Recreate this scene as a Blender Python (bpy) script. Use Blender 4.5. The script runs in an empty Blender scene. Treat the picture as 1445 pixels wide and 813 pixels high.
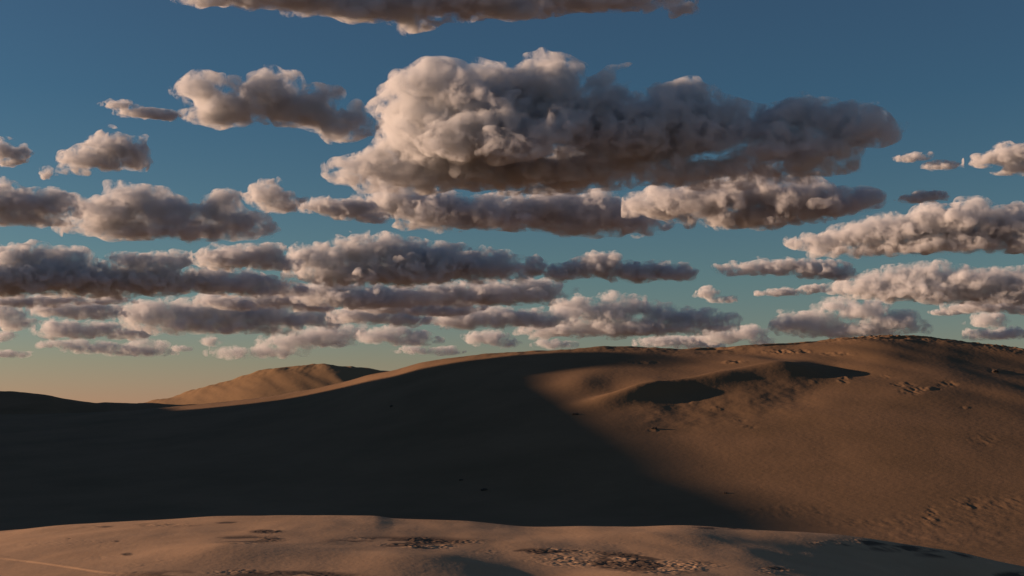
import bpy, math, time
import numpy as np
from mathutils import Matrix, Vector

T0 = time.time()
R = math.radians
sc = bpy.context.scene
col = sc.collection

# ------------------------------------------------------------------ camera
F = 1744.0                       # focal length in pixels of the 1445 px wide frame
HORIZON = 575.0
PITCH = math.atan((HORIZON - 406.5) / F)
cam = bpy.data.cameras.new('camera')
cam.sensor_width = 36.0
cam.lens = 36.0 * F / 1445.0
cam.clip_start = 0.5
cam.clip_end = 120000.0
co = bpy.data.objects.new('camera', cam)
col.objects.link(co)
co.location = (0, 0, 0)
co.rotation_euler = (R(90) + PITCH, 0, 0)
sc.camera = co

# ------------------------------------------------------------------ sky, sun, exposure
SUN_EL, SUN_AZ = R(8.0), R(81.0)       # azimuth to the left of the view direction
sd = Vector((-math.cos(SUN_EL) * math.sin(SUN_AZ), math.cos(SUN_EL) * math.cos(SUN_AZ), math.sin(SUN_EL)))
w = bpy.data.worlds.new('World')
sc.world = w
w.use_nodes = True
nt = w.node_tree
bg = nt.nodes['Background']
sky = nt.nodes.new('ShaderNodeTexSky')
sky.sky_type = 'NISHITA'
sky.sun_disc = False
sky.sun_elevation = SUN_EL
sky.sun_rotation = -SUN_AZ
sky.altitude = 0
sky.air_density = 1.0
sky.dust_density = 0.0
sky.ozone_density = 4.0
# colour tint over the sky by elevation: warm at the horizon, red added overhead
geo = nt.nodes.new('ShaderNodeTexCoord')
sep = nt.nodes.new('ShaderNodeSeparateXYZ')
nt.links.new(geo.outputs['Generated'], sep.inputs[0])
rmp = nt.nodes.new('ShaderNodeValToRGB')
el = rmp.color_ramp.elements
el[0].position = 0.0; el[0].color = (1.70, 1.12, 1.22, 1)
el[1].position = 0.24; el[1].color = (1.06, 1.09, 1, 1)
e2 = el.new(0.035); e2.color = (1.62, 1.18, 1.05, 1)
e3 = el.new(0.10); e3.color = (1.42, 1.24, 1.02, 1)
e4 = el.new(0.6); e4.color = (1.55, 1.02, 0.95, 1)  # unseen red sky above the view, added to warm the light in shade
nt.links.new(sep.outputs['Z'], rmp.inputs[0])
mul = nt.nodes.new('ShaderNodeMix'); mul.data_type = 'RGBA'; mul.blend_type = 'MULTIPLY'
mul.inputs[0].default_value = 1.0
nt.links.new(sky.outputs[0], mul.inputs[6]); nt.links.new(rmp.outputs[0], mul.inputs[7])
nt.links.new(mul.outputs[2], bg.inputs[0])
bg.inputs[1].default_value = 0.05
sun = bpy.data.lights.new('sun', 'SUN')
sun.energy = 5.0
sun.angle = R(0.4)
sun.color = (1.0, 0.665, 0.46)
so = bpy.data.objects.new('sun', sun)
col.objects.link(so)
so.rotation_euler = sd.to_track_quat('Z', 'Y').to_euler()
so.location = (-200, 0, 100)
vs = sc.view_settings
vs.view_transform = 'Standard'
vs.look = 'None'
vs.gamma = 1.0
vs.exposure = 0.42
cy = sc.cycles
cy.max_bounces = 6
cy.diffuse_bounces = 3
cy.volume_bounces = 3
cy.transparent_max_bounces = 64
cy.use_denoising = True

# ------------------------------------------------------------------ helpers
rng = np.random.default_rng(7)


def ray(px, py):
    """unit view direction of a point of the 1445x813 frame"""
    v = np.array([(px - 722.5) / F, 1.0, (406.5 - py) / F])
    c, s = math.cos(PITCH), math.sin(PITCH)
    v = np.array([v[0], v[1] * c - v[2] * s, v[1] * s + v[2] * c])
    return v / np.linalg.norm(v)


def mesh_obj(name, verts, quads, mat, smooth=True):
    me = bpy.data.meshes.new(name)
    nv, nq = len(verts), len(quads)
    me.vertices.add(nv)
    me.vertices.foreach_set('co', np.ascontiguousarray(verts, dtype=np.float32).ravel())
    me.loops.add(nq * 4)
    me.loops.foreach_set('vertex_index', np.ascontiguousarray(quads, dtype=np.int32).ravel())
    me.polygons.add(nq)
    me.polygons.foreach_set('loop_start', np.arange(0, nq * 4, 4, dtype=np.int32))
    me.polygons.foreach_set('use_smooth', np.full(nq, smooth))
    me.update(calc_edges=True)
    me.materials.append(mat)
    o = bpy.data.objects.new(name, me)
    col.objects.link(o)
    return o


def tag(o, label=None, cat=None, group=None, kind=None):
    if label: o['label'] = label
    if cat: o['category'] = cat
    if group: o['group'] = group
    if kind: o['kind'] = kind
    return o


LAT = rng.random((512, 512)).astype(np.float32) * 2 - 1


LATF = LAT.ravel()


def vnoise(x, y, seed=0):
    x = np.asarray(x, np.float32) + np.float32(seed * 17.31 + 1000)
    y = np.asarray(y, np.float32) + np.float32(seed * 41.77 + 1000)
    x, y = np.broadcast_arrays(x, y)
    xi = np.floor(x); yi = np.floor(y)
    fx = x - xi; fy = y - yi
    xi = xi.astype(np.int32); yi = yi.astype(np.int32)
    fx = fx * fx * (3 - 2 * fx); fy = fy * fy * (3 - 2 * fy)
    x0 = (xi & 511) << 9; x1 = ((xi + 1) & 511) << 9
    y0 = yi & 511; y1 = (yi + 1) & 511
    a = LATF[x0 | y0]; b = LATF[x1 | y0]; c = LATF[x0 | y1]; d = LATF[x1 | y1]
    return (a + (b - a) * fx) * (1 - fy) + (c + (d - c) * fx) * fy


def fbm(x, y, octs=4, seed=0, gain=0.5):
    s = 0; a = 1.0
    for k in range(octs):
        s = s + a * vnoise((x * .8 + y * .6) * 2 ** k, (y * .8 - x * .6) * 2 ** k, seed + k * 3)
        a *= gain
    return s


def sstep(a, b, x):
    t = np.clip((x - a) / (b - a), 0, 1)
    return t * t * (3 - 2 * t)


def smin(a, b, k):
    h = np.clip(0.5 + 0.5 * (b - a) / k, 0, 1)
    return b * (1 - h) + a * h - k * h * (1 - h)


def curve(pts):
    """smooth interpolation through points sorted by the first coordinate (monotone cubic)"""
    p = np.array(pts, float)
    x, y = p[:, 0], p[:, 1]
    h = np.diff(x); d = np.diff(y) / h
    m = np.zeros(len(x)); m[0], m[-1] = d[0], d[-1]
    for i in range(1, len(x) - 1):
        m[i] = 0 if d[i - 1] * d[i] <= 0 else 2 * d[i - 1] * d[i] / (d[i - 1] + d[i])

    def f(q):
        q = np.clip(q, x[0], x[-1])
        i = np.clip(np.searchsorted(x, q) - 1, 0, len(x) - 2)
        t = (q - x[i]) / h[i]
        return ((1 + 2 * t) * (1 - t) ** 2 * y[i] + t * (1 - t) ** 2 * h[i] * m[i]
                + t * t * (3 - 2 * t) * y[i + 1] + t * t * (t - 1) * h[i] * m[i + 1])
    return f


def grid_obj(name, X, Y, Z, mat):
    n, m = X.shape
    idx = np.arange(n * m).reshape(n, m)
    q = np.stack([idx[:-1, :-1], idx[1:, :-1], idx[1:, 1:], idx[:-1, 1:]], -1).reshape(-1, 4)
    return mesh_obj(name, np.stack([X, Y, Z], -1).reshape(-1, 3), q, mat)


# ------------------------------------------------------------------ materials
def sand_mat(name, c0, c1, scale, ripple):
    m = bpy.data.materials.new(name)
    m.use_nodes = True
    t = m.node_tree
    b = t.nodes['Principled BSDF']
    b.inputs['Roughness'].default_value = 0.95
    b.inputs['Specular IOR Level'].default_value = 0.1
    tc = t.nodes.new('ShaderNodeTexCoord')
    n = t.nodes.new('ShaderNodeTexNoise'); n.inputs['Scale'].default_value = scale
    n.inputs['Detail'].default_value = 6; n.inputs['Roughness'].default_value = 0.6
    t.links.new(tc.outputs['Object'], n.inputs['Vector'])
    r = t.nodes.new('ShaderNodeValToRGB')
    r.color_ramp.elements[0].position = 0.3; r.color_ramp.elements[0].color = (*c0, 1)
    r.color_ramp.elements[1].position = 0.7; r.color_ramp.elements[1].color = (*c1, 1)
    t.links.new(n.outputs['Fac'], r.inputs['Fac'])
    t.links.new(r.outputs['Color'], b.inputs['Base Color'])
    n2 = t.nodes.new('ShaderNodeTexNoise'); n2.inputs['Scale'].default_value = ripple
    n2.inputs['Detail'].default_value = 5
    t.links.new(tc.outputs['Object'], n2.inputs['Vector'])
    bu = t.nodes.new('ShaderNodeBump')
    bu.inputs['Strength'].default_value = 0.45
    bu.inputs['Distance'].default_value = 0.12 / ripple
    t.links.new(n2.outputs['Fac'], bu.inputs['Height'])
    t.links.new(bu.outputs['Normal'], b.inputs['Normal'])
    return m


def add_crust(m):
    """dark damp crust where the mesh's own crust mask says so"""
    t = m.node_tree
    b = t.nodes['Principled BSDF']
    src = b.inputs['Base Color'].links[0].from_socket
    a = t.nodes.new('ShaderNodeAttribute'); a.attribute_name = 'crust'
    mx = t.nodes.new('ShaderNodeMix'); mx.data_type = 'RGBA'
    mu = t.nodes.new('ShaderNodeMath'); mu.operation = 'MULTIPLY'; mu.inputs[1].default_value = 0.85
    t.links.new(a.outputs['Fac'], mu.inputs[0])
    t.links.new(mu.outputs[0], mx.inputs[0])
    t.links.new(src, mx.inputs[6]); mx.inputs[7].default_value = (0.075, 0.052, 0.038, 1)
    t.links.new(mx.outputs[2], b.inputs['Base Color'])


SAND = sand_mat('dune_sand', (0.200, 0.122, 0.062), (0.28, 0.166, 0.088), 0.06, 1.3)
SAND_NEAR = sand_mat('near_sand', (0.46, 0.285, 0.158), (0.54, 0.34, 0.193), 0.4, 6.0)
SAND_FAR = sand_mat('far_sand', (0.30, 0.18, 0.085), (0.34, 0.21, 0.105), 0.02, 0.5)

add_crust(SAND_NEAR)

# ------------------------------------------------------------------ main dune
FLOOR = -11.0


def row2z(py, Y):
    """height at distance Y (along the view axis) seen at picture row py, near the picture's middle"""
    return (HORIZON - py) / F * Y


crest_row = curve([(-700, 600), (-300, 590), (0, 585), (100, 583), (200, 578), (300, 569), (400, 557), (480, 541), (525, 529),
                   (560, 522), (600, 511), (650, 504), (700, 500), (760, 496), (800, 493), (870, 490), (900, 490), (960, 493),
                   (1000, 492), (1080, 487), (1150, 482), (1200, 478), (1270, 475), (1330, 478), (1380, 485), (1445, 493),
                   (1700, 525), (2200, 560)])
crest_Y = curve([(-700, 300), (0, 272), (200, 266), (300, 258), (400, 250), (500, 240), (600, 228), (760, 216), (900, 214),
                 (1270, 212), (1445, 205), (2200, 170)])
foot_Y = curve([(-700, 150), (0, 140), (500, 132), (900, 122), (1445, 112), (2200, 95)])


def px_of(x, y):
    return 722.5 + F * x / y


def patch(px, py, cx, cy, rx, ry, soft=0.5):
    r = np.sqrt(((px - cx) / rx) ** 2 + ((py - cy) / ry) ** 2)
    return 1 - sstep(1 - soft, 1 + soft, r)


def add_patch(Z, P, R0, XX, YY, c, fn, soft=0.5):
    """adds fn(x, y) * amp inside an ellipse, leaving the rest alone"""
    cx, cy, rx, ry, amp = c
    b = (np.abs(P - cx) < rx * (1 + soft)) & (np.abs(R0 - cy) < ry * (1 + soft))
    i, j = np.nonzero(b)
    if len(i) == 0:
        return
    m = patch(P[i, j], R0[i, j], cx, cy, rx, ry, soft)
    Z[i, j] += m * amp * fn(XX[i, j], YY[i, j])


HILL = {}


def main_dune():
    U = np.linspace(-0.66, 0.66, 1800).astype(np.float32)
    Y = np.concatenate([np.linspace(62, 110, 90)[:-1], np.linspace(110, 225, 760)[:-1], np.linspace(225, 290, 200)[:-1],
                        np.linspace(290, 380, 30)]).astype(np.float32)
    UU, YY = np.meshgrid(U, Y)
    XX = UU * YY
    P = 722.5 + F * UU
    p = P[0]
    yc, yf = crest_Y(p)[None], foot_Y(p)[None]
    rows = crest_row(p)
    ker = np.exp(-(np.arange(-60, 61) / 22.0) ** 2); ker /= ker.sum()
    rows_s = np.convolve(np.pad(rows, 60, 'edge'), ker, 'valid')
    t = (YY - yf) / (yc - yf)
    k = 0.07
    sp = k * np.log1p(np.exp(np.clip(t / k, -40, 40)))
    S = smin(sp, 1.0 - 0.45 * (t - 1.0), 0.09)
    # the crest's own small rises fade out down the slope, so that they leave no rays
    zc = row2z(rows_s, yc) + (row2z(rows, yc) - row2z(rows_s, yc)) * np.exp(-((t - 1) / 0.16) ** 2)
    target = row2z(rows, 1.0)
    adj = np.zeros(len(U))
    for it in range(2):
        Z = FLOOR + (zc + adj * yc - FLOOR) * S
        adj = adj + (target - (Z / YY).max(0))
        adj = np.convolve(np.pad(adj, 60, 'edge'), ker, 'valid')
    Z = FLOOR + (zc + adj * yc - FLOOR) * S
    tt = np.clip(t, 0, 1.2)
    right = sstep(820, 1100, p)[None]
    lean = XX + 0.5 * (YY - 200)
    Z = Z + right * sstep(0.35, 0.75, tt) * (1 - sstep(0.92, 1.0, tt)) * (0.5 - 0.2 * sstep(1200, 1330, p)[None]) * fbm(lean / 10, YY / 26, 2, 3)
    Z = Z + 0.12 * fbm(XX / 14, YY / 20, 3, 9) * sstep(0.05, 0.3, tt) * (0.4 + 0.6 * right)
    crest = np.exp(-((tt - 1.0) / 0.06) ** 2)
    i, j = np.nonzero(crest > 0.02)
    c_, x_, y_, p_ = crest[i, j], XX[i, j], YY[i, j], P[i, j]
    d = c_ * (0.22 * fbm(x_ / 6, y_ / 6, 4, 21) + 0.07 * fbm(x_ / 1.3, y_ / 2.2, 3, 5)) * (0.35 + 0.65 * sstep(640, 760, p_))
    d += c_ * (np.exp(-((p_ - 1235) / 75) ** 2) + 0.7 * sstep(1330, 1400, p_)) * 0.30 * np.abs(fbm(x_ / 0.8, y_ / 1.6, 3, 33))
    # blown-out notches and overhangs under the crest line
    n = fbm(x_ / 9, y_ / 3.5, 2, 44)
    d -= c_ * 0.55 * sstep(0.45, 0.8, n) * sstep(600, 760, p_)
    Z[i, j] += d
    R0 = HORIZON - F * Z / YY            # picture row of each point, to set features where they stand
    rr = curve([(850, 584), (900, 583), (960, 580), (1040, 572), (1110, 562), (1170, 550), (1240, 540)])(p)[None]
    w1 = (sstep(860, 930, p) * (1 - sstep(1105, 1185, p)))[None]
    dd = (R0 - rr) / 16.0
    Z = Z + w1 * 0.9 * np.exp(-((dd + 1.7) / 1.3) ** 2) - w1 * 0.2 * np.exp(-((dd - 0.7) / 1.0) ** 2)
    Z = Z + w1 * np.exp(-(dd / 1.6) ** 2) * 0.09 * fbm(XX / 3.2, YY / 4.0, 3, 91)
    # soft humps with a long rise on the sunny side, whose shade runs on along the ledge
    for (mx_, my_, sl_, sr_, sy_, ma_) in [(818, 543, 42, 32, 13, .5), (880, 565, 56, 46, 8, 1.25), (945, 557, 50, 46, 7, .85), (1012, 548, 40, 50, 8, 1.1), (1088, 532, 60, 42, 10, 1.3)]:
        ww = np.where(P < mx_, sl_, sr_)
        Z = Z + ma_ * np.exp(-((P - mx_) / ww) ** 2 - ((R0 - my_ + 0.13 * (P - mx_)) / sy_) ** 2)
    Z = Z.astype(np.float32)
    for c in [(1190, 535, 8, 6, .28), (1272, 543, 16, 3, .22), (1284, 553, 14, 5, .22), (1305, 549, 20, 2.5, .25), (1335, 542, 14, 4, .22),
              (1405, 524, 9, 2.5, .3), (1110, 497, 32, 3.5, .4), (1035, 512, 16, 2.5, .3), (905, 512, 24, 2, .25), (1180, 500, 24, 2.5, .2),
              (975, 570, 12, 2.5, .12), (1008, 577, 10, 2.5, .12), (812, 585, 2.5, 1.5, .25), (920, 606, 6, 2, .15),
              (1250, 532, 12, 2.5, .12), (1150, 542, 14, 2, .12), (1360, 575, 6, 2, .1), (1040, 592, 10, 2.5, .1), (1055, 602, 12, 2.5, .12)]:
        add_patch(Z, P, R0, XX, YY, c, lambda x, y: 0.55 * fbm(x / 1.0, y / 2.6, 3, int(c[0])))
    for c in [(1100, 720, 70, 9, .022), (1330, 745, 110, 24, .022), (1390, 705, 60, 8, .03), (1306, 725, 9, 12, .06),
              (1200, 735, 60, 6, .02), (1400, 718, 50, 8, .025), (1385, 620, 20, 8, .03), (1355, 712, 25, 4, .05)]:
        add_patch(Z, P, R0, XX, YY, c, lambda x, y: fbm(x / 0.7, y / 1.6, 3, int(c[0]) + 5))
    HILL.update(U=U, Y=Y, Z=Z, R=HORIZON - F * Z / YY)
    return tag(grid_obj('dune', XX, YY, Z, SAND), 'tall sand dune filling the valley side, its left half in shade, its right half in dim low sun', 'dune', kind='structure')


def on_hill(px, row):
    """the point of the dune's camera side seen at a picture position"""
    j = int(np.argmin(np.abs(722.5 + F * HILL['U'] - px)))
    r = HILL['R'][:, j]
    top = int(np.argmin(r))
    i = int(np.argmin(np.abs(r[:top + 1] - row)))
    y = float(HILL['Y'][i])
    return (float(HILL['U'][j]) * y, y, float(HILL['Z'][i, j]))


main_dune()


# ------------------------------------------------------------------ foreground dune
fg_row = curve([(-700, 800), (-200, 765), (0, 747), (60, 741), (130, 737), (250, 730), (330, 726), (420, 725), (530, 726), (560, 729),
                (650, 733), (700, 737), (770, 741), (850, 740), (960, 739), (1050, 745), (1130, 749), (1200, 755), (1280, 766),
                (1340, 775), (1400, 788), (1445, 797), (1700, 860), (2200, 960)])


def near_dune():
    U = np.linspace(-0.62, 0.62, 2200).astype(np.float32)
    Y = np.concatenate([np.linspace(2, 23, 40)[:-1], np.linspace(23, 48, 760)[:-1], np.linspace(48, 75, 60)]).astype(np.float32)
    UU, YY = np.meshgrid(U, Y)
    XX = UU * YY
    P = 722.5 + F * UU
    p = P[0]
    YC = 44.0
    rows = fg_row(p)
    ker = np.exp(-(np.arange(-150, 151) / 60.0) ** 2); ker /= ker.sum()
    rows_s = np.convolve(np.pad(rows, 150, 'edge'), ker, 'valid')
    # away from the ridge line the height follows the true sideways position, not the angle
    pw = np.clip(722.5 + F * XX / YC, p[0], p[-1])
    zs = row2z(np.interp(pw, p, rows_s), YC)
    wc = np.exp(-((YY - YC) / 5.0) ** 2)
    zc = zs * (1 - wc) + row2z(rows, YC)[None] * wc
    base = smin(zc + 0.012 * (YC - YY), zc - 0.30 * (YY - YC), 0.35)
    Z = base + 0.08
    nearw = 1 - sstep(4, 24, YY)
    Z = Z * (1 - nearw) + (-2.2 + 0.15 * fbm(XX / 9, YY / 9, 2, 2)) * nearw
    Z = Z - 0.15 * np.logaddexp(0, (XX - 7.0) / 1.2).astype(np.float32) * 1.2 * (1 - sstep(36.5, 42.5, YY)) * (1 - nearw)
    for (cx, Yc, sx, sy, a) in [(-6.6, 30.5, 2.2, 2.2, .22), (-2.2, 29.5, 2.0, 2.6, .20), (0.4, 35.5, 1.9, 2.0, .10), (4.0, 38.5, 3.0, 2.2, .16),
                                (3.0, 29.0, 1.6, 1.6, .12), (-12.0, 36, 3.0, 4.0, .10), (9.6, 37, 2.4, 1.4, .16)]:
        Z = Z + a * np.exp(-((XX - cx) / sx) ** 2 - ((YY - Yc) / sy) ** 2)
    Z = Z + 0.03 * fbm(XX / 2.5, YY / 5.0, 3, 14)
    R0 = HORIZON - F * Z / YY
    edge = curve([(-200, 775), (0, 782), (60, 788), (110, 795), (160, 802), (230, 806), (330, 815), (500, 830)])(p)[None]
    Z = Z - 0.02 * sstep(-0.5, 1.5, R0 - edge) * (1 - sstep(330, 420, P))
    R0 = HORIZON - F * Z / YY
    Z = Z.astype(np.float32)
    K = np.zeros_like(Z)
    for c in [(350, 758, 50, 5, .055), (380, 747, 22, 3, .055), (240, 738, 40, 2.5, .03), (330, 735, 18, 1.8, .03), (145, 740, 22, 1.8, .03),
              (570, 760, 95, 6, .085), (600, 766, 55, 4, .08), (760, 775, 75, 5, .06), (860, 786, 95, 11, .06), (930, 795, 75, 9, .06),
              (1090, 800, 26, 5, .06), (1030, 742, 60, 2.2, .04), (1200, 762, 60, 4.5, .055), (1280, 770, 60, 5, .06), (1340, 778, 50, 5, .06),
              (330, 806, 130, 6, .055), (420, 808, 90, 6, .055), (1290, 800, 70, 7, .024), (1420, 808, 30, 6, .08), (200, 787, 90, 9, .012),
              (110, 765, 80, 7, .012), (900, 765, 60, 4, .015), (500, 745, 60, 3, .01), (170, 760, 6, 1.5, .05), (105, 757, 5, 1.5, .05), (187, 778, 8, 2, .03)]:
        def fn(x, y):
            g = np.clip(0.6 + 1.3 * fbm(x / 1.3, y / 1.8, 2, int(c[0])), 0, 1)
            plates = np.minimum(np.abs(fbm(x / 0.5, y / 0.5, 2, int(c[0]) + 2)), 0.35)
            return 0.5 * g * (1.6 * plates + 0.7 * np.abs(fbm(x / 0.17, y / 0.22, 2, int(c[0]) + 9)) - 0.5)
        add_patch(Z, P, R0, XX, YY, c, fn, 0.45)
        if c[4] > .025:
            add_patch(K, P, R0, XX, YY, c[:4] + (1.0,), lambda x, y: sstep(0.0, 0.55, fbm(x / 0.8, y / 0.9, 3, int(c[0]) + 13) + 0.16), 0.45)
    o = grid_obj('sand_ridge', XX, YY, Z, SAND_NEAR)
    at = o.data.attributes.new('crust', 'FLOAT', 'POINT')
    at.data.foreach_set('value', np.clip(K, 0, 1).ravel().astype(np.float32))
    return tag(o, 'low sunlit sand ridge with patches of dark broken crust across the bottom', 'dune', kind='structure')


near_dune()


# ------------------------------------------------------------------ far dunes on the left
def ridge(name, rows, Yc, span, front, mat, pxs, label, noise, seed):
    f = curve(rows)
    U = (np.linspace(pxs[0], pxs[1], 700) - 722.5) / F
    Y = np.linspace(Yc - front, Yc + span, 300)
    UU, YY = np.meshgrid(U, Y)
    P = 722.5 + F * UU
    XX = UU * YY
    zc = row2z(f(P), Yc)
    t = (YY - (Yc - front)) / front
    S = smin(sstep(-0.15, 1.35, t) * 1.25, 1.0 - 0.6 * (t - 1), 0.06)
    top = 0
    Z = -14 + (zc + 14) * S
    adj = row2z(f(P[0]), 1.0) - (Z / YY).max(0)
    Z = -14 + (zc + adj * Yc + 14) * S
    Z = Z + noise * fbm((XX + 0.5 * YY) / 14, YY / 60, 3, seed) * sstep(0.3, 0.9, t)
    Z = Z + 0.5 * noise * fbm(XX / 4, YY / 9, 3, seed + 4) * np.exp(-((t - 1) / 0.12) ** 2)
    return tag(grid_obj(name, XX, YY, Z, mat), label, 'dune', kind='structure')


ridge('far_dune', [(-100, 640), (150, 580), (205, 567), (222, 563), (250, 556), (290, 546), (330, 534), (370, 523), (400, 519), (430, 516), (460, 515), (490, 516.5),
                   (525, 521.5), (560, 527), (620, 540), (800, 575)], 470, 120, 130, SAND_FAR, (100, 820),
      'golden sunlit dune standing behind the shaded ridge', 0.65, 51)
ridge('left_dune', [(-700, 530), (-200, 543), (0, 551), (40, 554), (70, 558), (100, 564), (125, 567), (140, 569), (152, 568), (230, 569.5), (330, 572),
                    (500, 580)], 330, 90, 80, SAND, (-500, 520), 'low dune all in shade on the skyline at the left edge', 0.25, 61)


# ------------------------------------------------------------------ the high dune out of frame whose shadow fills the valley
def west_dune():
    XC = -240.0
    ca = math.sin(SUN_AZ)
    te = math.tan(SUN_EL)
    pts = []
    for (px, row) in SHADOW:
        x, Y, z = on_hill(px, row)
        T = (x - XC) / ca
        pts.append((Y + T * math.cos(SUN_AZ), z + T * te))
    pts.sort()
    print('west profile', [(round(a), round(b, 1)) for a, b in pts])
    keep = []
    for q in pts:                       # at least three metres apart along the crest
        if not keep or q[0] - keep[-1][0] > 3:
            keep.append(q)
    pts = [(-260, -11), (-120, 4), (-30, 12), (15, 17)] + keep + [(335, 24), (360, 24), (440, 0), (520, -11)]
    h = curve(pts)
    x = np.linspace(-160, 160, 161); y = np.linspace(-300, 560, 700)
    X, Y = np.meshgrid(x, y)
    H = h(Y)
    prof = smin(np.ones_like(X), 1 - (np.abs(X) / 90.0) + 0.0, 0.1)
    prof = np.clip(1 - np.sqrt((X / 85.0) ** 2 + 0.004) + 0.063, -0.1, 1)
    Z = -12.5 + (H + 12.5) * prof
    Z += 0.4 * fbm(X / 20, Y / 20, 3, 71)
    return tag(grid_obj('west_dune', X + XC, Y, Z, SAND), 'high steep dune beyond the left edge that shades the valley', 'dune', kind='structure')


# the shadow's edge on the tall dune: picture column and row
SHADOW = [(1120, 727), (1068, 708), (995, 681), (920, 642), (850, 592), (795, 555), (768, 530), (930, 516), (945, 503),
          (640, 513), (560, 530), (500, 543), (400, 568), (250, 579)]
west_dune()

# ------------------------------------------------------------------ a few stones lying on the dune
def stone(px, row, size, label):
    import bmesh
    bm = bmesh.new()
    bmesh.ops.create_icosphere(bm, subdivisions=3, radius=1.0)
    sx, sy, sz = size * rng.uniform(.8, 1.3), size * rng.uniform(.7, 1.1), size * rng.uniform(.45, .7)
    k0 = rng.uniform(0, 50)
    for v in bm.verts:
        n_ = 1 + 0.22 * math.sin(3.1 * v.co.x + k0) * math.cos(2.7 * v.co.y + 1.7 * k0) + 0.12 * math.sin(7 * v.co.z + 5 * v.co.x + k0)
        v.co = Vector((v.co.x * sx * n_, v.co.y * sy * n_, max(v.co.z, -.4) * sz * n_))
    me = bpy.data.meshes.new('stone'); bm.to_mesh(me); bm.free()
    me.materials.append(STONE)
    o = bpy.data.objects.new('stone', me); col.objects.link(o)
    x, y, z = on_hill(px, row)
    o.location = (x, y, z + 0.1 * size)
    tag(o, label, 'stone', 'stones lying on the dune')


STONE = sand_mat('dark_stone', (0.06, 0.045, 0.035), (0.11, 0.08, 0.06), 3.0, 9.0)
stone(812, 585, 0.34, 'small dark stone near the pointed tip of the sunlit sand')
stone(921, 605, 0.40, 'larger dark stone alone on the sunlit slope below the scalloped scarp')
stone(1020, 694, 0.22, 'small stone on sunlit sand just above the tapering end of the big shadow')
stone(553, 574, 0.30, 'dark stone high on the shaded slope under the golden dune')
stone(684, 690, 0.30, 'lower dark stone on the shaded slope near its foot')
stone(652, 676, 0.24, 'smaller dark stone just above and left of the one near the shaded foot')
stone(1403, 525, 0.5, 'dark stone high on the right shoulder of the dune')

# ------------------------------------------------------------------ ground to the horizon
a = np.sinh(np.linspace(-7.5, 7.5, 220)) * 60
X, Y = np.meshgrid(a, a)
Z = -13.5 + 0 * X + 0.5 * fbm(X / 60, Y / 60, 3, 81)
tag(grid_obj('ground', X, Y, Z, SAND), 'flat sand plain reaching the horizon', 'ground', kind='structure')
print('terrain', time.time() - T0)

# ------------------------------------------------------------------ clouds
N = 160
kx = np.fft.fftfreq(N)[:, None, None] * N * 1.35   # longer from side to side
ky = np.fft.fftfreq(N)[None, :, None] * N
kz = np.fft.rfftfreq(N)[None, None, :] * N
KK = np.sqrt(kx ** 2 + ky ** 2 + kz ** 2).astype(np.float32)


def band(k0, width=0.45):
    s = np.fft.rfftn(rng.standard_normal((N, N, N)).astype(np.float32))
    s *= np.exp(-(np.log2(np.maximum(KK, .01) / k0) / width) ** 2)
    v = np.fft.irfftn(s, s=(N, N, N)).astype(np.float32)
    return v / v.std()


# wavelengths in voxels: 80, 40, 20, 10, 5
BANDS = [band(k) for k in (2, 4, 8, 16, 32)]


def tile(v, shape, off):
    ix = (np.arange(shape[0]) + off[0]) % N
    iy = (np.arange(shape[1]) + off[1]) % N
    iz = (np.arange(shape[2]) + off[2]) % N
    return v[np.ix_(ix, iy, iz)]


def surface_net(f):
    ins = f < 0
    c = ins[:-1, :-1, :-1].astype(np.int8)
    s = np.zeros(c.shape, np.int8)
    for dx in (0, 1):
        for dy in (0, 1):
            for dz in (0, 1):
                s += ins[dx:dx + c.shape[0], dy:dy + c.shape[1], dz:dz + c.shape[2]]
    act = (s > 0) & (s < 8)
    cells = np.argwhere(act)
    if len(cells) == 0:
        return None
    vid = np.full(act.shape, -1, np.int32)
    vid[act] = np.arange(len(cells))
    cv = {}
    for dx in (0, 1):
        for dy in (0, 1):
            for dz in (0, 1):
                cv[dx, dy, dz] = f[cells[:, 0] + dx, cells[:, 1] + dy, cells[:, 2] + dz]
    acc = np.zeros((len(cells), 3), np.float32); cnt = np.zeros(len(cells), np.float32)
    for ax in range(3):
        for p in (0, 1):
            for q in (0, 1):
                A = [p, q]; A.insert(ax, 0); B = [p, q]; B.insert(ax, 1)
                fa, fb = cv[tuple(A)], cv[tuple(B)]
                m = (fa < 0) != (fb < 0)
                t = np.where(m, fa / np.where(m, fa - fb, 1), 0)
                for j in range(3):
                    acc[:, j] += np.where(m, (t if j == ax else A[j]), 0)
                cnt += m
    verts = cells + acc / cnt[:, None]
    quads = []
    for ax in range(3):
        sl0 = [slice(1, -1)] * 3; sl1 = [slice(1, -1)] * 3
        sl0[ax] = slice(0, -1); sl1[ax] = slice(1, None)
        a, b = ins[tuple(sl0)], ins[tuple(sl1)]
        e = np.argwhere(a != b)
        flip = a[e[:, 0], e[:, 1], e[:, 2]]
        base = e.copy()
        for j in range(3):
            if j != ax:
                base[:, j] += 1
        u, v = [j for j in range(3) if j != ax]
        if ax == 1:
            u, v = v, u
        o = []
        for (du, dv) in ((0, 0), (-1, 0), (-1, -1), (0, -1)):
            c_ = base.copy(); c_[:, u] += du; c_[:, v] += dv
            o.append(vid[c_[:, 0], c_[:, 1], c_[:, 2]])
        qd = np.stack(o, -1)
        qd[~flip] = qd[~flip][:, ::-1]
        quads.append(qd)
    return verts, np.concatenate(quads)


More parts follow.
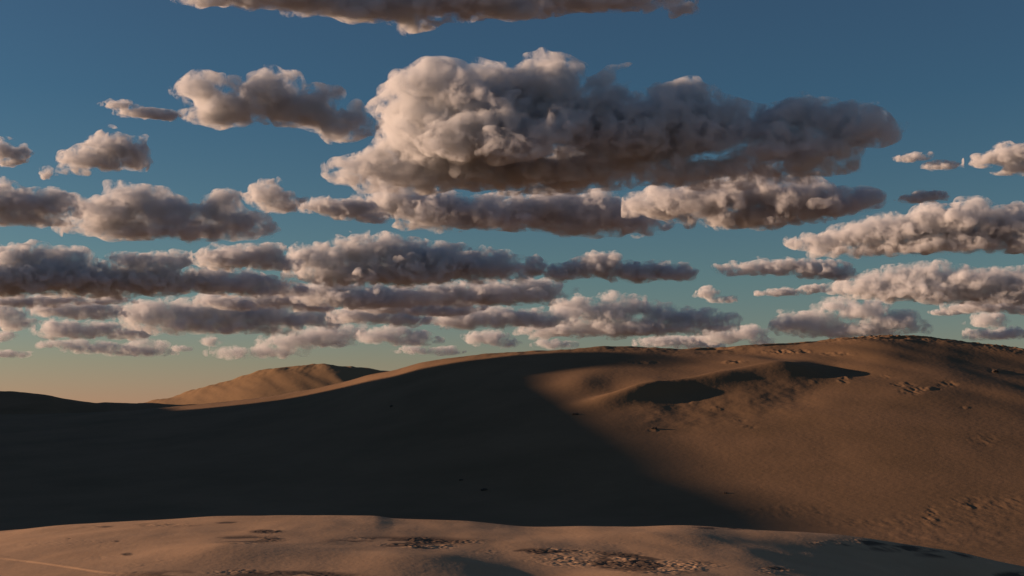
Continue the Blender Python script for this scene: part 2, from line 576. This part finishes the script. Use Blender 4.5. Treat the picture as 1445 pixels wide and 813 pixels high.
def pieces(v, q, least):
    """the separate closed pieces of a surface that hold at least this share of its points"""
    lab = np.arange(len(v))
    while True:
        m = lab[q].min(1)
        new = lab.copy()
        for k_ in range(4):
            np.minimum.at(new, q[:, k_], m)
        new = new[new]
        new = new[new]
        if (new == lab).all():
            break
        lab = new
    ids, inv, cnt = np.unique(lab, return_inverse=True, return_counts=True)
    out = []
    for i in np.argsort(-cnt):
        if cnt[i] < least * len(v):
            break
        keep = inv == i
        mp = np.cumsum(keep) - 1
        out.append((v[keep], mp[q[keep[q[:, 0]]]]))
    return out


def cloud_mat(name, density, wisp, mpp_=1):
    m = bpy.data.materials.new(name)
    m.use_nodes = True
    t = m.node_tree
    t.nodes.clear()
    out = t.nodes.new('ShaderNodeOutputMaterial')
    v = t.nodes.new('ShaderNodeVolumeScatter')
    v.inputs['Color'].default_value = (0.985, 0.98, 0.975, 1)
    v.inputs['Density'].default_value = density
    v.inputs['Anisotropy'].default_value = 0.0
    if 'core' not in name:
        tc = t.nodes.new('ShaderNodeTexCoord')
        nz = t.nodes.new('ShaderNodeTexNoise'); nz.inputs['Scale'].default_value = 1 / mpp_
        nz.inputs['Detail'].default_value = 4.5
        nz.inputs['Distortion'].default_value = 0.4; nz.inputs['Roughness'].default_value = 0.7
        t.links.new(tc.outputs['Object'], nz.inputs['Vector'])
        mr = t.nodes.new('ShaderNodeMapRange')
        mr.inputs['From Min'].default_value = 0.465; mr.inputs['From Max'].default_value = 0.64
        mr.inputs['To Min'].default_value = 0.0; mr.inputs['To Max'].default_value = density * 2.6
        t.links.new(nz.outputs['Fac'], mr.inputs['Value'])
        t.links.new(mr.outputs[0], v.inputs['Density'])
        m.cycles.volume_step_rate = 0.12
    t.links.new(v.outputs[0], out.inputs['Volume'])
    tr = t.nodes.new('ShaderNodeBsdfTransparent')
    df = t.nodes.new('ShaderNodeBsdfDiffuse'); df.inputs['Color'].default_value = (0.8, 0.8, 0.8, 1)
    mx = t.nodes.new('ShaderNodeMixShader'); mx.inputs[0].default_value = wisp
    t.links.new(tr.outputs[0], mx.inputs[1]); t.links.new(df.outputs[0], mx.inputs[2])
    t.links.new(mx.outputs[0], out.inputs['Surface'])
    return m


BASE_H = 1200.0
SEEDS = {7: 3}
seen = []
total = [0]


def cloud(label, puffs, thin=1.0, soft=1.0, amp=1.0):
    """puffs: (column, row, half width, half height[, depth offset in half widths]) in the 1445x813 frame"""
    rng = np.random.default_rng(SEEDS.get(len(seen), 100 + len(seen)))
    seen.append(label)
    P = [(p + (0,))[:5] for p in puffs]
    base_row = min(max(p[1] + p[3] for p in P), 545.0)
    x0, x1 = min(p[0] - p[2] for p in P), max(p[0] + p[2] for p in P)
    y0, y1 = min(p[1] - p[3] for p in P), max(p[1] + p[3] for p in P)
    cx, cyy = (x0 + x1) / 2, (y0 + y1) / 2
    D = BASE_H / ((HORIZON - base_row) / F)
    d0 = ray(cx, cyy)
    fw = Vector(d0); rt = fw.cross(Vector((0, 0, 1))).normalized(); up = rt.cross(fw)
    mpp = D / F
    ry = float(np.median([p[3] for p in P]))
    vox = min(1.7, max(0.7, ry / 17.0))
    # centre and half sizes of every puff in the cloud's own frame, in pixels at the cloud's distance
    Q = []
    for p in P:
        r = Vector(ray(p[0], p[1])); r = r / r.dot(fw)
        rz = 1.1 * math.sqrt(p[2] * p[3]) * thin
        dz = p[4] * p[2] + rng.uniform(-.18, .18) * rz
        s = 1 + dz / F
        g = (1.24 if cx < 1000 else 1.02) if base_row > 345 else 1.0       # the far rows overlap one another
        q = (r.dot(rt) * F * s, dz, r.dot(up) * F * s, p[2] * .94 * (1 + (g - 1) * .5), rz, p[3] * .86 * g)
        Q.append(q)
        for c in range(int(3 + 2.5 * min(3, p[2] / p[3]))):       # smaller heads around the upper part
            th = rng.uniform(-0.35, math.pi + 0.35)
            ph = rng.uniform(-1.2, 1.2)
            rr = p[3] * rng.uniform(.22, .55)
            Q.append((q[0] + math.cos(th) * math.cos(ph) * q[3] * .8, q[1] + math.sin(ph) * q[4] * .7, q[2] + math.sin(th) * math.cos(ph) * q[5] * .74,
                      rr * rng.uniform(1.2, 2.2), rr * 1.2, rr))
    Q = np.array(Q)
    pad = np.array([1.15, 0.85, 0.85]) * ry * amp + 5 * vox
    lo = (Q[:, :3] - Q[:, 3:]).min(0) - pad
    hi = (Q[:, :3] + Q[:, 3:]).max(0) + pad
    n = np.ceil((hi - lo) / vox).astype(int) + 2
    ax = [(lo[k] + np.arange(n[k]) * vox).astype(np.float32) for k in range(3)]
    f = np.full(n, 1e3, np.float32)
    mar = np.array([1.35, 1.0, 1.0]) * ry * amp + 4 * vox
    off = rng.integers(0, N, 3)
    lam = np.array([80, 40, 20, 10, 5]) * vox          # wavelengths in px
    # the air's own churning bends the heaps out of round
    b1, b2 = int(np.argmin(np.abs(lam - 3.0 * ry))), int(np.argmin(np.abs(lam - 1.3 * ry)))
    W = [np.float32(0.12 * ry * m_) * tile(BANDS[b1], n, off + 50 * k_) + np.float32(0.075 * ry * m_) * tile(BANDS[b2], n, off + 17 + 40 * k_)
         for k_, m_ in ((0, 1.6), (1, 1.0), (2, 0.8))]
    for q in Q:
        q = q.astype(np.float32)
        w_ = [slice(*np.clip(np.searchsorted(ax[k], [q[k] - q[k + 3] - mar[k], q[k] + q[k + 3] + mar[k]]), 0, n[k])) for k in range(3)]
        dx_ = (ax[0][w_[0]][:, None, None] + W[0][w_[0], w_[1], w_[2]] - q[0]) / q[3]
        dy_ = (ax[1][w_[1]][None, :, None] + W[1][w_[0], w_[1], w_[2]] - q[1]) / q[4]
        dz_ = (ax[2][w_[2]][None, None, :] + W[2][w_[0], w_[1], w_[2]] - q[2]) / q[5]
        dz_ = dz_ * np.where(dz_ < 0, 0.75 + 0.5 * np.minimum(np.abs(dz_), 1.5), 1)        # undersides are flatter than tops
        d = np.sqrt(dx_ * dx_ + dy_ * dy_ + dz_ * dz_)
        d = (d - 1) * min(q[3:])
        kk = np.float32(0.3 * q[5] + 1e-3)
        g = f[w_[0], w_[1], w_[2]]
        h = np.clip(0.5 + 0.5 * (g - d) / kk, 0, 1)
        f[w_[0], w_[1], w_[2]] = np.where(g > 900, d, g * (1 - h) + d * h - kk * h * (1 - h))
    f = f.astype(np.float32)
    # where the cloud is knobbly and where it is smooth; tops are crisper than undersides
    hz = (ax[2] - ax[2][0]) / (ax[2][-1] - ax[2][0])
    knob = np.clip(0.8 + 0.35 * tile(BANDS[1], n, off + 31), 0.25, 1.3) * (0.65 + 0.6 * hz)[None, None, :].astype(np.float32)
    outer = f.copy()
    near_ = 1 - sstep(0.25 * ry, 0.6 * ry, f).astype(np.float32)
    for b, l, g in zip(BANDS, lam, GAIN):
        if l > 4.0 * ry + 8:
            continue
        a_ = np.float32(min(ry * amp * 0.32, l * g))
        fine = np.float32(1 if l > 1.2 * ry else (0.45 if l > 0.6 * ry else 0.15))
        nb = tile(b, n, off)
        n2 = np.roll(nb, (7, 5, 3), (0, 1, 2))
        kn = knob if l < 50 * vox else np.float32(1)
        d = a_ * (np.float32(-0.75 if (l > 1.5 * ry or l < 0.5 * ry) else -0.45) * (np.abs(nb) - np.float32(0.8)) * kn + np.float32(0.55) * n2)
        f += d * fine
        if l > 12 * vox:
            outer += near_ * (d * np.float32(.7) + a_ * np.float32(VEIL) * np.roll(nb, (17, 29, 11), (0, 1, 2)))
    f += np.float32(0.2 * ry)
    outer -= np.float32(0.21 * ry)
    C = np.array(d0) * D
    M = np.array([rt[:], fw[:], up[:]])
    objs = []
    far = 1.0 + 0.75 * max(0.0, D / 13000.0 - 1.0)          # the farthest ones are thin and pale
    m_in, m_out = MFP_IN * (0.4 + ry / 38.0) * far, MFP_OUT * (0.4 + ry / 38.0) * far
    for fld, name, sig, veil in ((outer, 'cloud', 1.0 / (m_out * soft), 0.012), (f, 'dense_core', 1.0 / (m_in * soft) - 1.0 / (m_out * soft), CORE_SKIN)):
        fld[0] = fld[-1] = 1; fld[:, 0] = fld[:, -1] = 1; fld[:, :, 0] = fld[:, :, -1] = 1
        r = surface_net(fld)
        if r is None:
            continue
        v, q = r
        mat = cloud_mat(name + '_vapour', sig / mpp, veil, mpp * min(24.0, 7.0 + 0.45 * ry))
        if name == 'cloud':
            got = [(v, q)]
        else:
            got = pieces(v, q, 0.03)
        for v, q in got:
            o = mesh_obj(name, ((lo + v * vox) * mpp) @ M, q, mat)
            total[0] += len(q)
            objs.append(o)
    o = objs[0]
    o.location = C
    for c in objs[1:]:
        c.parent = o
    tag(o, label, 'cloud', 'clouds in the evening sky')


GAIN = (0.14, 0.10, 0.095, 0.10, 0.15)
VEIL = 0.8
MFP_OUT, MFP_IN = 16.0, 8.5
CORE_SKIN = 0.01
CLOUDS = [
 ('grey bottomed cloud cut off by the top edge of the picture', [(340, -8, 60, 20), (420, -4, 70, 28), (520, 5, 60, 30), (580, 28, 35, 20), (610, 5, 70, 28), (700, 2, 90, 26), (820, -5, 90, 24), (900, -10, 60, 18)]),
 ('tiny pale puff right of the cloud cut by the top edge', [(960, 12, 16, 14)]),
 ('ragged pale cloud with torn left tips, left of the biggest cloud', [(285, 130, 30, 20), (310, 155, 42, 30), (370, 128, 40, 26), (395, 150, 42, 28), (440, 162, 45, 25), (485, 178, 42, 24), (458, 140, 18, 16)]),
 ('thin pale streak left of the torn tipped cloud', [(165, 148, 20, 6), (200, 160, 32, 8), (240, 165, 14, 7)]),
 ('small rounded cloud with dark left underside, alone in the blue on the left', [(112, 225, 22, 12), (140, 225, 34, 18), (168, 210, 32, 22), (192, 226, 20, 16), (105, 240, 12, 8)]),
 ('small dark topped scrap at the left edge above the long rows', [(5, 213, 28, 12), (18, 230, 16, 7)]),
 ('tiny pale scrap under the dark topped scrap at the left', [(65, 245, 7, 8)]),
 ('biggest towering cloud, pale on its left and navy on its right', [(590, 150, 50, 34), (650, 130, 75, 42, -.2), (715, 128, 65, 40, .2), (768, 118, 45, 32), (690, 190, 120, 55, -.3), (600, 200, 70, 42), (530, 235, 48, 34, -.4), (620, 240, 110, 32), (760, 240, 120, 32), (800, 170, 62, 55), (868, 150, 42, 38, .2), (900, 190, 90, 55), (950, 160, 55, 42), (1000, 190, 70, 40), (1060, 185, 60, 34), (1100, 210, 80, 32), (1150, 162, 40, 26), (1200, 180, 55, 24), (1215, 176, 40, 20), (1252, 184, 32, 13), (1110, 235, 55, 12), (1000, 240, 100, 24)], 1.0, 1.0, 0.85),
 ('long flat cloud directly under the biggest cloud', [(560, 290, 48, 24), (620, 300, 60, 26), (690, 305, 70, 24), (760, 300, 60, 28), (830, 305, 70, 30), (888, 315, 45, 20), (905, 326, 22, 10)]),
 ('dark lens shaped cloud under the right half of the biggest cloud', [(930, 290, 45, 22), (990, 280, 60, 26), (1060, 275, 70, 28), (1130, 285, 65, 30), (1190, 287, 42, 18), (1060, 305, 85, 16)]),
 ('small dark cloud touching the long flat cloud on its left', [(460, 292, 32, 13), (500, 298, 32, 17), (522, 306, 20, 10)]),
 ('small rounded pale cloud above the right end of the long left cloud', [(372, 275, 24, 16), (395, 290, 24, 14)]),
 ('long pale cloud with two dark cores in the upper left row', [(140, 300, 38, 24), (190, 288, 46, 24), (170, 320, 55, 17), (240, 303, 48, 25), (305, 298, 30, 25), (340, 315, 38, 22), (290, 325, 60, 13), (215, 326, 60, 12)]),
 ('dark cored cloud at the left edge in the upper row', [(30, 285, 52, 19), (78, 290, 34, 17), (20, 307, 48, 13), (-30, 290, 50, 22)]),
 ('heavy dark cloud at the left edge in the middle row', [(20, 365, 40, 15), (70, 364, 32, 14), (100, 368, 22, 13), (60, 390, 80, 22), (120, 395, 50, 19), (0, 395, 60, 22), (130, 409, 60, 9)]),
 ('cloud with pale crown and dark belly just right of the heavy dark one', [(190, 370, 38, 11), (235, 368, 28, 11), (210, 395, 48, 19), (245, 400, 28, 17)]),
 ('pale flat cloud left of the long dark bellied cloud in the middle row', [(320, 365, 38, 14), (365, 364, 34, 16), (400, 372, 20, 11)]),
 ('dark finger shaped cloud under the pale flat one', [(300, 395, 34, 17), (345, 403, 45, 15), (395, 408, 28, 9)]),
 ('long dark bellied cloud with a white knob, centre of the middle row', [(440, 367, 32, 16), (500, 358, 33, 20), (540, 352, 32, 19), (590, 370, 60, 24), (650, 370, 42, 22), (700, 378, 36, 18), (560, 386, 105, 15), (480, 390, 58, 13)]),
 ('slim cloud with bumpy pale top right of the long dark bellied cloud', [(755, 378, 16, 13), (800, 385, 28, 11), (845, 375, 32, 16), (890, 385, 34, 12), (940, 385, 36, 12)]),
 ('low dark slab beneath the long dark bellied cloud', [(460, 415, 40, 15), (520, 420, 60, 15), (600, 418, 50, 13), (680, 415, 60, 15), (750, 412, 42, 15)]),
 ('small grey cloud with pale left end in the left lower row', [(90, 438, 34, 11), (135, 440, 30, 11)]),
 ('long dark cloud in the left lower row', [(220, 445, 42, 17), (270, 445, 40, 18), (320, 444, 42, 20), (380, 446, 55, 16), (440, 450, 40, 12), (300, 461, 90, 8)]),
 ('pale broken cloud at the left edge in the lower row', [(0, 440, 22, 11), (20, 455, 25, 10)]),
 ('pale bumpy cloud left of centre below the small grey one', [(90, 466, 30, 12), (140, 468, 35, 10), (180, 470, 30, 8)]),
 ('pale cloud filling the gap under the low dark slab', [(520, 446, 46, 11), (570, 450, 35, 10)]),
 ('pinkish grey cloud right of the gap filling cloud, above the lone puff', [(650, 452, 38, 13), (700, 449, 48, 13), (755, 452, 42, 11), (790, 446, 22, 10)]),
 ('broad lumpy cloud above the highest shaded part of the ridge', [(810, 436, 26, 15), (860, 442, 38, 15), (860, 421, 15, 8), (900, 430, 22, 12), (940, 446, 32, 13), (985, 450, 32, 12), (880, 463, 80, 12), (790, 466, 48, 10), (960, 461, 60, 9), (1010, 450, 25, 7)]),
 ('small bright wedge shaped cloud alone in the teal gap', [(1000, 414, 13, 9), (1022, 423, 16, 5)]),
 ('small rounded cloud resting on the ridge line right of centre', [(1018, 476, 26, 12), (1050, 472, 28, 13), (1078, 480, 14, 9)]),
 ('big pale billowing cloud standing just above the right ridge', [(1120, 456, 30, 17), (1150, 460, 34, 15), (1180, 432, 24, 11), (1220, 441, 38, 13), (1260, 455, 38, 15), (1200, 466, 58, 11), (1288, 461, 14, 8)]),
 ('wide cloud with dark flat belly running to the right edge', [(1220, 405, 38, 15), (1270, 395, 38, 17), (1320, 391, 38, 17), (1370, 400, 48, 20), (1430, 400, 50, 19), (1300, 412, 80, 13), (1400, 416, 70, 12)]),
 ('slender spindle shaped cloud over the bright wedge cloud', [(1050, 380, 34, 8), (1100, 378, 38, 11), (1150, 380, 38, 13), (1183, 386, 16, 11)]),
 ('large grey pink cloud reaching the right edge above the wide flat one', [(1170, 340, 38, 14), (1220, 332, 50, 18), (1270, 325, 50, 20), (1330, 315, 60, 24), (1370, 304, 36, 18), (1430, 315, 50, 21), (1350, 340, 90, 16), (1250, 349, 80, 10), (1455, 340, 40, 18)]),
 ('small rounded cloud cut by the right edge high up', [(1395, 226, 26, 10), (1430, 220, 26, 19), (1448, 236, 30, 12)]),
 ('thin faint streak left of the cloud cut by the right edge', [(1290, 222, 20, 6), (1325, 234, 20, 6)]),
 ('small faint puff above the large grey pink cloud', [(1300, 278, 25, 9)]),
 ('faint scrap below the spindle shaped cloud', [(1105, 413, 32, 5), (1150, 408, 18, 6)]),
 ('low pale cloud with a high right end, left of the ridge top', [(330, 498, 28, 7), (388, 496, 30, 8), (408, 483, 33, 11), (458, 476, 42, 14), (494, 471, 22, 11)]),
 ('low pale cloud between the two above the far end of the shaded ridge', [(540, 475, 28, 10), (580, 479, 32, 9), (560, 467, 22, 8)]),
 ('lone small puff with grey tail over the shaded ridge', [(688, 478, 26, 10), (720, 484, 14, 6)]),
 ('long low grey streak above the dark dune at the left', [(90, 486, 28, 5), (140, 492, 38, 7), (190, 495, 44, 7), (202, 486, 18, 8)]),
 ('tiny pink puff above the golden dune', [(297, 482, 12, 6)]),
 ('tiny pink sliver left of the tiny pink puff', [(255, 492, 13, 4)]),
 ('lowest pale streak at the left edge', [(5, 500, 28, 4.5)]),
 ('low pink grey streak just left of the ridge top', [(585, 494, 23, 5.5), (630, 496, 18, 5.5)]),
 ('tiny puff at the left edge above the lowest streak', [(4, 474, 13, 6)]),
 ('small grey puff touching the ridge top at its centre', [(783, 486, 25, 6)]),
 ('faint low bank behind the ridge right of centre', [(950, 482, 45, 7), (985, 487, 25, 6)]),
 ('low faint cloud at the right edge under the wide flat one', [(1395, 432, 50, 9), (1445, 434, 30, 9)]),
 ('rounded faint puff left of the right edge above the ridge', [(1393, 452, 22, 11)]),
 ('low faint streak above the right shoulder of the ridge', [(1415, 472, 40, 8)]),
 ('pale lumpy cloud filling the gap under the dark finger shaped cloud', [(330, 428, 40, 9), (385, 424, 35, 11), (430, 432, 30, 8)]),
 ('pale pink cloud lying along the underside of the low dark slab', [(560, 432, 58, 9), (615, 437, 42, 9), (650, 431, 30, 8)]),
 ('pale streak just under the heavy dark cloud at the left edge', [(25, 427, 45, 6), (75, 424, 36, 6), (150, 424, 30, 5)]),
 ('thin grey dash between the billowing cloud and the right edge', [(1340, 441, 22, 4.5)]),
]

for c in CLOUDS:
    cloud(*c)
print('clouds', len(CLOUDS), total[0], time.time() - T0)
